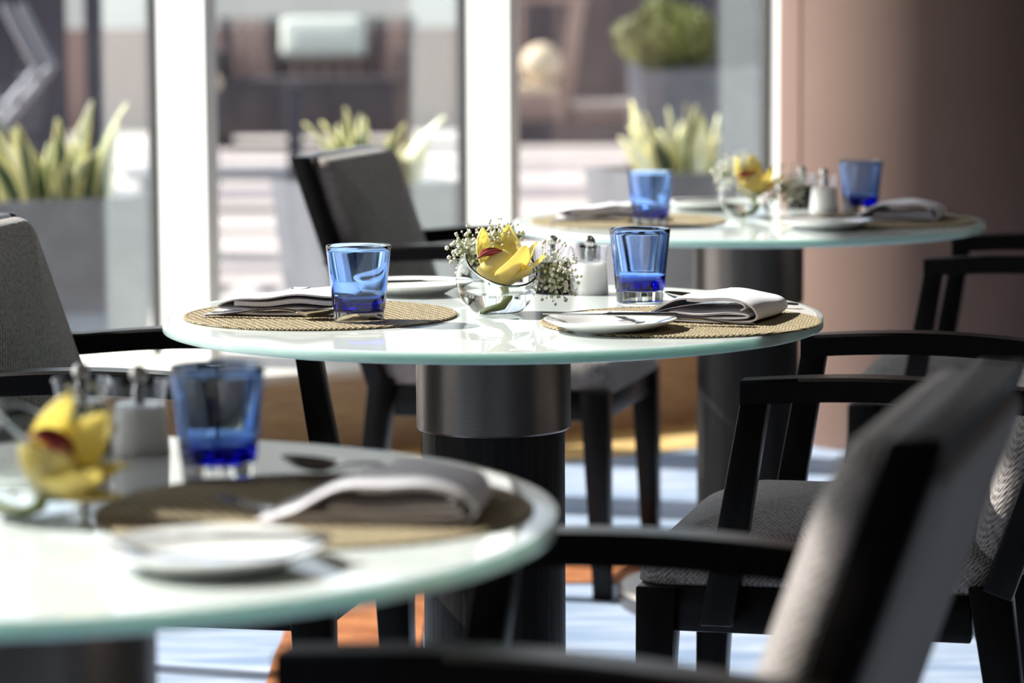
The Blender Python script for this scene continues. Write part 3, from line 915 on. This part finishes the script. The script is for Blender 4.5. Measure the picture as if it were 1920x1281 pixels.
def napkin(label, paths, W, seed, skew=0.0, group='folded white napkins'):
    rnd = random.Random(seed)
    t = thing('napkin', label, 'napkin', group=group)
    ph = [rnd.uniform(0, 6) for _ in range(4)]
    for i, (path, th) in enumerate(paths):
        out = ribbon(path, th)
        bm = bmesh.new(); secs = []
        n = 22
        for k in range(n + 1):
            f = k / n
            row = []
            for p in out:
                u, z = p.x, p.y
                z2 = z * (1 - 0.16 * f * f - 0.10 * (1 - f) ** 3 * (1 if i == 0 else 0)) + (0.0016 * math.sin(9 * u * 8 + ph[0] + 2 * f) + 0.0016 * math.sin(5 * f + u * 16 + ph[1])) * min(1, z / 0.015)
                uu = u + 0.004 * math.sin(4 * f + ph[2]) - (0.012 * f * f if u > 0.1 else -0.02 * f * f)
                yy = f * W + 0.003 * math.sin(u * 40 + ph[3]) * (1 if k in (0, n) else 0.4) + skew * u
                row.append(V(uu, yy, max(z2, 0.0006)))
            secs.append(row)
        loft(bm, secs)
        obj('fold' if i else 'outer_fold', bm, M_['linen'], t, 50)
    return t
hollow = [([(0.0, 0.0030), (0.05, 0.0022), (0.12, 0.0022), (0.168, 0.0022), (0.184, 0.008), (0.178, 0.024), (0.160, 0.033), (0.11, 0.0375), (0.078, 0.0365), (0.055, 0.026), (0.035, 0.014), (0.012, 0.007)], 0.0026),
          ([(0.02, 0.0062), (0.09, 0.0064), (0.150, 0.0062), (0.172, 0.0085), (0.169, 0.0125), (0.14, 0.0118), (0.09, 0.0122), (0.06, 0.0125)], 0.0024),
          ([(0.16, 0.0165), (0.168, 0.021), (0.160, 0.0275), (0.12, 0.031), (0.085, 0.0305)], 0.0022)]
flat = [([(0.0, 0.006), (0.05, 0.0024), (0.12, 0.0024), (0.185, 0.0024), (0.197, 0.006), (0.192, 0.0095), (0.14, 0.0092), (0.05, 0.0088), (0.012, 0.0105), (0.006, 0.0155), (0.02, 0.021), (0.07, 0.027), (0.13, 0.030), (0.185, 0.028), (0.199, 0.022), (0.194, 0.016)], 0.0026),
        ([(0.03, 0.0150), (0.08, 0.0168), (0.14, 0.0178), (0.185, 0.0165)], 0.0058)]

def mill(label, dark):
    t = thing('pepper_mill' if dark else 'salt_mill', label, 'mill', group=None)
    bm = bmesh.new()
    lathe(bm, [(0, 0), (0.0275, 0), (0.0285, 0.0012), (0.0282, 0.004), (0.0252, 0.046), (0.0246, 0.0475), (0, 0.0475)], 48)
    obj('body', bm, M_['black'] if dark else M_['white'], t, 40)
    bm = bmesh.new()
    lathe(bm, [(0.0235, 0.0476), (0.0245, 0.049), (0.0268, 0.067), (0.0285, 0.0695), (0.0283, 0.0705), (0.0262, 0.0700), (0.0222, 0.0500), (0, 0.0490), (0, 0.0476), (0.0235, 0.0476)], 48)
    obj('cup', bm, M_['acrylic'], t, 40)
    bm = bmesh.new(); lathe(bm, [(0, 0.0492), (0.0062, 0.0492), (0.0062, 0.064), (0.0048, 0.066), (0.0048, 0.0705), (0, 0.0705)], 24)
    obj('rod', bm, M_['steel'], t, 40)
    bm = bmesh.new(); bmesh.ops.create_uvsphere(bm, u_segments=28, v_segments=18, radius=0.0088); bmesh.ops.translate(bm, vec=(0, 0, 0.0775), verts=bm.verts[:])
    obj('knob', bm, M_['knob'], t, 180)
    return t

# bubble vase with a slanted mouth, an orchid head and sprigs
VC = V(0, 0, 0.0505)
AX = V(0.26, -0.50, 0.83).normalized()
AXM = Matrix.Translation(VC) @ AX.to_track_quat('Z', 'Y').to_matrix().to_4x4()
def vase(label):
    t = thing('bubble_vase', label, 'vase', group='bubble vases with orchids')
    bm = bmesh.new()
    Ro, Ri, a0 = 0.0570, 0.0545, 63
    prof = []
    for k in range(0, 41):
        a = R(180 - (180 - a0) * k / 40); prof.append((Ro * math.sin(a) if k else 0, Ro * math.cos(a)))
    a = R(a0 - 1.6); rm = (Ro + Ri) / 2
    prof.append((rm * math.sin(a) + .0006, rm * math.cos(a) + .0003))
    for k in range(40, -1, -1):
        a = R(180 - (180 - a0) * k / 40); prof.append((Ri * math.sin(a) if k else 0, Ri * math.cos(a)))
    lathe(bm, prof, 80, AXM)
    for i, v in enumerate(bm.verts):
        inner = (v.co - VC).length < rm
        lo = 0.004 if inner else 0.0
        if v.co.z < lo + 0.004:                          # soft flat foot
            v.co.z = lo + 0.004 * math.exp((v.co.z - lo - 0.004) / 0.004) * 0.999 if v.co.z > lo - 0.004 else lo + 0.0005
    obj('vase_body', bm, M_['clear'], t, 180)
    bm = bmesh.new()
    Rw, lvl = 0.0548, 0.031
    prof = [(0, lvl), (0.02, lvl)]
    zc = lvl - VC.z
    am = math.acos(zc / Rw)
    for k in range(0, 25):
        a = am + (math.pi - am) * k / 24
        prof.append((Rw * math.sin(a) if k < 24 else 0, max(VC.z + Rw * math.cos(a), 0.0042)))
    lathe(bm, prof, 64)
    obj('water', bm, M_['water'], t, 40)
    return t

def petal(bm, az, base, L, W, l0, l1, cup, n=12, m_=8, pinch=0.75):
    d = V(math.cos(az), math.sin(az), 0); s = V(-math.sin(az), math.cos(az), 0)
    p = Vector(base); rows = []
    for i in range(n + 1):
        f = i / n
        ang = l0 + (l1 - l0) * f
        if i: p = p + (d * math.sin(ang) + V(0, 0, math.cos(ang))) * (L / n)
        nrm = d * -math.cos(ang) + V(0, 0, math.sin(ang))      # towards the flower's inside
        w = W * (math.sin(math.pi * (0.10 + 0.88 * f ** pinch)) ** 0.75 if f < 0.999 else 0.06)
        row = []
        for j in range(m_ + 1):
            g = -1 + 2 * j / m_
            row.append(bm.verts.new(p + s * (w / 2 * g) + nrm * (cup * w * g * g + 0.0012 * math.cos(g * 6) * (1 - f)) + d * (0.0015 * math.sin(7 * f + 3 * g))))
        rows.append(row)
    for i in range(n):
        for j in range(m_):
            bm.faces.new((rows[i][j], rows[i][j + 1], rows[i + 1][j + 1], rows[i + 1][j]))

def orchid(label):
    t = thing('orchid_bloom', label, 'flower', group='yellow orchid heads')
    b = V(0.008, -0.008, 0.040)
    spec = [(150, 0.092, 0.056, 66, -20, 0.22), (268, 0.064, 0.072, 78, -34, 0.22), (322, 0.072, 0.060, 70, 0, 0.22), (18, 0.076, 0.040, 60, 18, 0.22), (72, 0.088, 0.050, 44, -6, 0.24), (350, 0.072, 0.040, 72, 34, 0.2)]
    for az, L, W, l0, l1, c in spec:
        bm = bmesh.new(); petal(bm, R(az), b + V(math.cos(R(az)), math.sin(R(az)), 0) * 0.004, L, W, R(l0), R(l1), c)
        o = obj('petal', bm, M_['petal'], t, 180, recalc=False)
        so = o.modifiers.new('thick', 'SOLIDIFY'); so.thickness = 0.0011; so.offset = 0
    bm = bmesh.new(); petal(bm, R(196), b + V(0.004, -0.006, 0.032), 0.042, 0.030, R(40), R(110), 0.35)
    o = obj('lip', bm, M_['lip'], t, 180, recalc=False); so = o.modifiers.new('thick', 'SOLIDIFY'); so.thickness = 0.0014; so.offset = 0
    bm = bmesh.new(); tube(bm, [b + V(0, 0, 0.0), b + V(0.001, 0, 0.018), b + V(-0.002, 0.001, 0.032), b + V(-0.006, 0, 0.040)], [0.005, 0.0045, 0.0042, 0.0025], 10)
    obj('column', bm, M_['petal'], t, 180)
    bm = bmesh.new(); tube(bm, [b + V(0, 0, 0.003), b + V(0.004, 0, -0.010), b + V(-0.002, -0.004, -0.020), b + V(-0.020, -0.006, -0.026), b + V(-0.028, -0.008, -0.031)], [0.0060, 0.0052, 0.005, 0.0046, 0.0046], 12)
    obj('stem', bm, M_['stem'], t, 180)
    return t

def sprig(label, root, c, rad, n, seed):
    rnd = random.Random(seed)
    t = thing('gypsophila_sprig', label, 'flowers', group='white gypsophila sprigs')
    c = Vector(c); root = Vector(root)
    sb = bmesh.new(); bb = bmesh.new()
    mid = root.lerp(c, 0.6) + V(0, 0, 0.008)
    tube(sb, [root, root.lerp(mid, 0.5), mid, c], [0.0009, 0.0009, 0.0008, 0.0005], 5)
    for k in range(n):
        d = V(rnd.gauss(0, .5), rnd.gauss(0, .5), rnd.gauss(0, .5))
        if d.length > 1: d.normalize()
        p = c + V(d.x * rad[0], d.y * rad[1], d.z * rad[2])
        j = mid.lerp(c, rnd.uniform(0.1, 1.0))
        tube(sb, [j, j.lerp(p, 0.55) + V(0, 0, -0.002), p], [0.0003, 0.00025, 0.0002], 4)
        r = rnd.choice((0.0016, 0.0022, 0.0028, 0.0034))
        tt = bmesh.new(); bmesh.ops.create_icosphere(tt, subdivisions=1, radius=r)
        for v in tt.verts: v.co *= rnd.uniform(0.72, 1.15)
        merge(bb, tt, Matrix.Translation(p))
    obj('stem', sb, M_['sprig'], t, 180)
    o = obj('blossoms', bb, M_['blossom'], t, 180); o['kind'] = 'stuff'
    return t

def place(o, x, y, z=TZ, rz=0.0):
    o.location = (x, y, z); o.rotation_euler = (0, 0, R(rz)); return o

# middle table first, then copies for the other two
def at(T, o): return (T[0] + o[0], T[1] + o[1])
tabs = [('middle', T2), ('farthest', T3), ('nearest', T1)]
def spread(proto, offs, labels, z=TZ, rzs=(0, 0, 0)):
    """offs: offset from the table centre for middle, farthest, nearest table (None = not in view)"""
    for i, (o_, lab) in enumerate(zip(offs, labels)):
        if o_ is None: continue
        T = tabs[i][1]
        zz = z[i] if isinstance(z, (list, tuple)) else z
        loc = (T[0] + o_[0], T[1] + o_[1], zz)
        if i == 0:
            proto.location = loc; proto.rotation_euler = (0, 0, R(rzs[0]))
        else:
            dup(proto, loc, R(rzs[i]), lab)
G = 0.0002
spread(placemat('tan woven placemat under the left napkin of the middle table'), [(-.237, -.012), (-.232, 0.0), None],
       ['', 'tan woven placemat at the left of the farthest table', ''], TZ + G)
spread(placemat('tan woven placemat at the right of the middle table, partly in shadow'), [(.252, -.125), (.245, -.03), (.245, .0)],
       ['', 'tan woven placemat at the right of the farthest table', 'blurred woven placemat under the napkin of the nearest table'], TZ + G)
ZM = TZ + 0.0042
spread(tumbler('blue tumbler at the left of the middle table, before the napkin'), [(-.179, -.111), (-.195, -.14), None],
       ['', 'blurred blue tumbler at the left of the farthest table', ''])
spread(tumbler('deep blue tumbler behind the right napkin of the middle table'), [(.209, .150), (.235, .16), (.147, .17)],
       ['', 'blurred blue tumbler against the brown pillar on the farthest table', 'large blurred blue tumbler on the nearest table'])
spread(plate('white bread plate at the back of the middle table, behind the vase'), [(-.125, .30), (-.06, .32), None],
       ['', 'white bread plate at the back of the farthest table', ''])
spread(plate('white bread plate at the front edge of the middle table, holding a knife'), [(.155, -.222), (.13, -.21), (.183, -.25)],
       ['', 'white bread plate at the front of the farthest table', 'blurred white bread plate on the nearest table'])
spread(napkin('flat folded white napkin on the left mat of the middle table', flat, 0.145, 2), [(-.385, -.035), (-.375, -.02), None],
       ['', 'folded napkin at the left of the farthest table', ''], ZM, (-6, -6, 0))
spread(napkin('folded white napkin with open lilac shaded fold on the right mat of the middle table', hollow, 0.165, 5), [(.182, -.128), (.18, -.06), (.206, -.085)],
       ['', 'folded napkin at the right of the farthest table, before the tumbler', 'blurred folded napkin on the nearest table'], ZM, (-21, -14, -5))
spread(spoon('spoon lying in front of the left napkin of the middle table'), [(-.395, -.045), (-.385, -.06), None],
       ['', 'small spoon beside the left napkin of the farthest table', ''], ZM, (-14, -12, 0))
spread(fork('fork in front of the right napkin of the middle table, tines on the mat'), [(.345, -.212), (.34, -.12), (.36, -.062)],
       ['', 'fork before the right napkin of the farthest table', 'blurred fork before the napkin of the nearest table'], ZM, (166, 170, 170))
spread(spoon('spoon poking out behind the right napkin of the middle table'), [(.425, .045), (.42, .10), (.385, .125)],
       ['', 'spoon behind the right napkin of the farthest table', 'blurred spoon behind the napkin of the nearest table'], ZM, (160, 165, 160))
kz = TZ + 0.0208
spread(knife('knife resting across the back bread plate of the middle table'), [(-.195, .25), (-.13, .28), None],
       ['', 'knife across the back bread plate of the farthest table', ''], kz, (12, 12, 0))
spread(knife('knife resting across the front bread plate of the middle table'), [(.243, -.212), (.215, -.2), (.275, -.24)],
       ['', 'knife across the front bread plate of the farthest table', 'blurred knife across the bread plate of the nearest table'], kz, (176, 176, 176))
spread(mill('black pepper mill with clear top behind the orchid of the middle table', True), [(.086, .290), (.135, .33), (-.003, .355)],
       ['', 'black pepper mill on the farthest table', 'blurred black pepper mill on the nearest table'])
spread(mill('white salt mill with clear top on the middle table, by the deep blue tumbler', False), [(.140, .275), (.172, .25), (.055, .335)],
       ['', 'white salt mill on the farthest table', 'blurred white salt mill beside the tumbler of the nearest table'])
vo = [(.006, -.005), (.005, .08), (.008, -.02)]
vr = (0, 15, 55)
spread(vase('clear bubble vase with slanted mouth on the middle table'), vo, ['', 'clear bubble vase on the farthest table', 'blurred clear bubble vase at the left of the nearest table'], TZ + G, vr)
spread(orchid('yellow orchid head with red lip in the vase of the middle table'), vo, ['', 'yellow orchid head on the farthest table', 'blurred yellow orchid head on the nearest table'], TZ + G, vr)
o = [c for c in C.objects if c.name.startswith('orchid_bloom') and c.parent is None and c.location.y < 3][0]
o.rotation_euler = (R(15), R(38), 0)
o.location.z += 0.004; o.location.x -= 0.02
spread(sprig('white gypsophila sprig left of the orchid on the middle table', (-.01, .0, .04), (-.046, .010, .088), (.026, .022, .034), 95, 1), [vo[0], vo[1], None],
       ['', 'white gypsophila sprig at the left of the orchid on the farthest table', 'blurred gypsophila sprig beside the orchid on the nearest table, farther left'], TZ + G, vr)
spread(sprig('white gypsophila sprig behind the orchid of the middle table', (.0, .01, .04), (.001, .028, .108), (.036, .024, .022), 85, 2), [vo[0], vo[1], None],
       ['', 'white gypsophila sprig rising behind the orchid on the farthest table', 'blurred gypsophila sprig behind the orchid on the nearest table'], TZ + G, vr)
spread(sprig('gypsophila sprig hanging right of the orchid on the middle table, before the black mill', (.02, -.01, .045), (.080, -.012, .059), (.036, .03, .046), 150, 3), vo,
       ['', 'gypsophila sprig at the right of the orchid on the farthest table', 'blurred gypsophila sprig by the orchid of the nearest table'], TZ + G, (0, 15, 75))
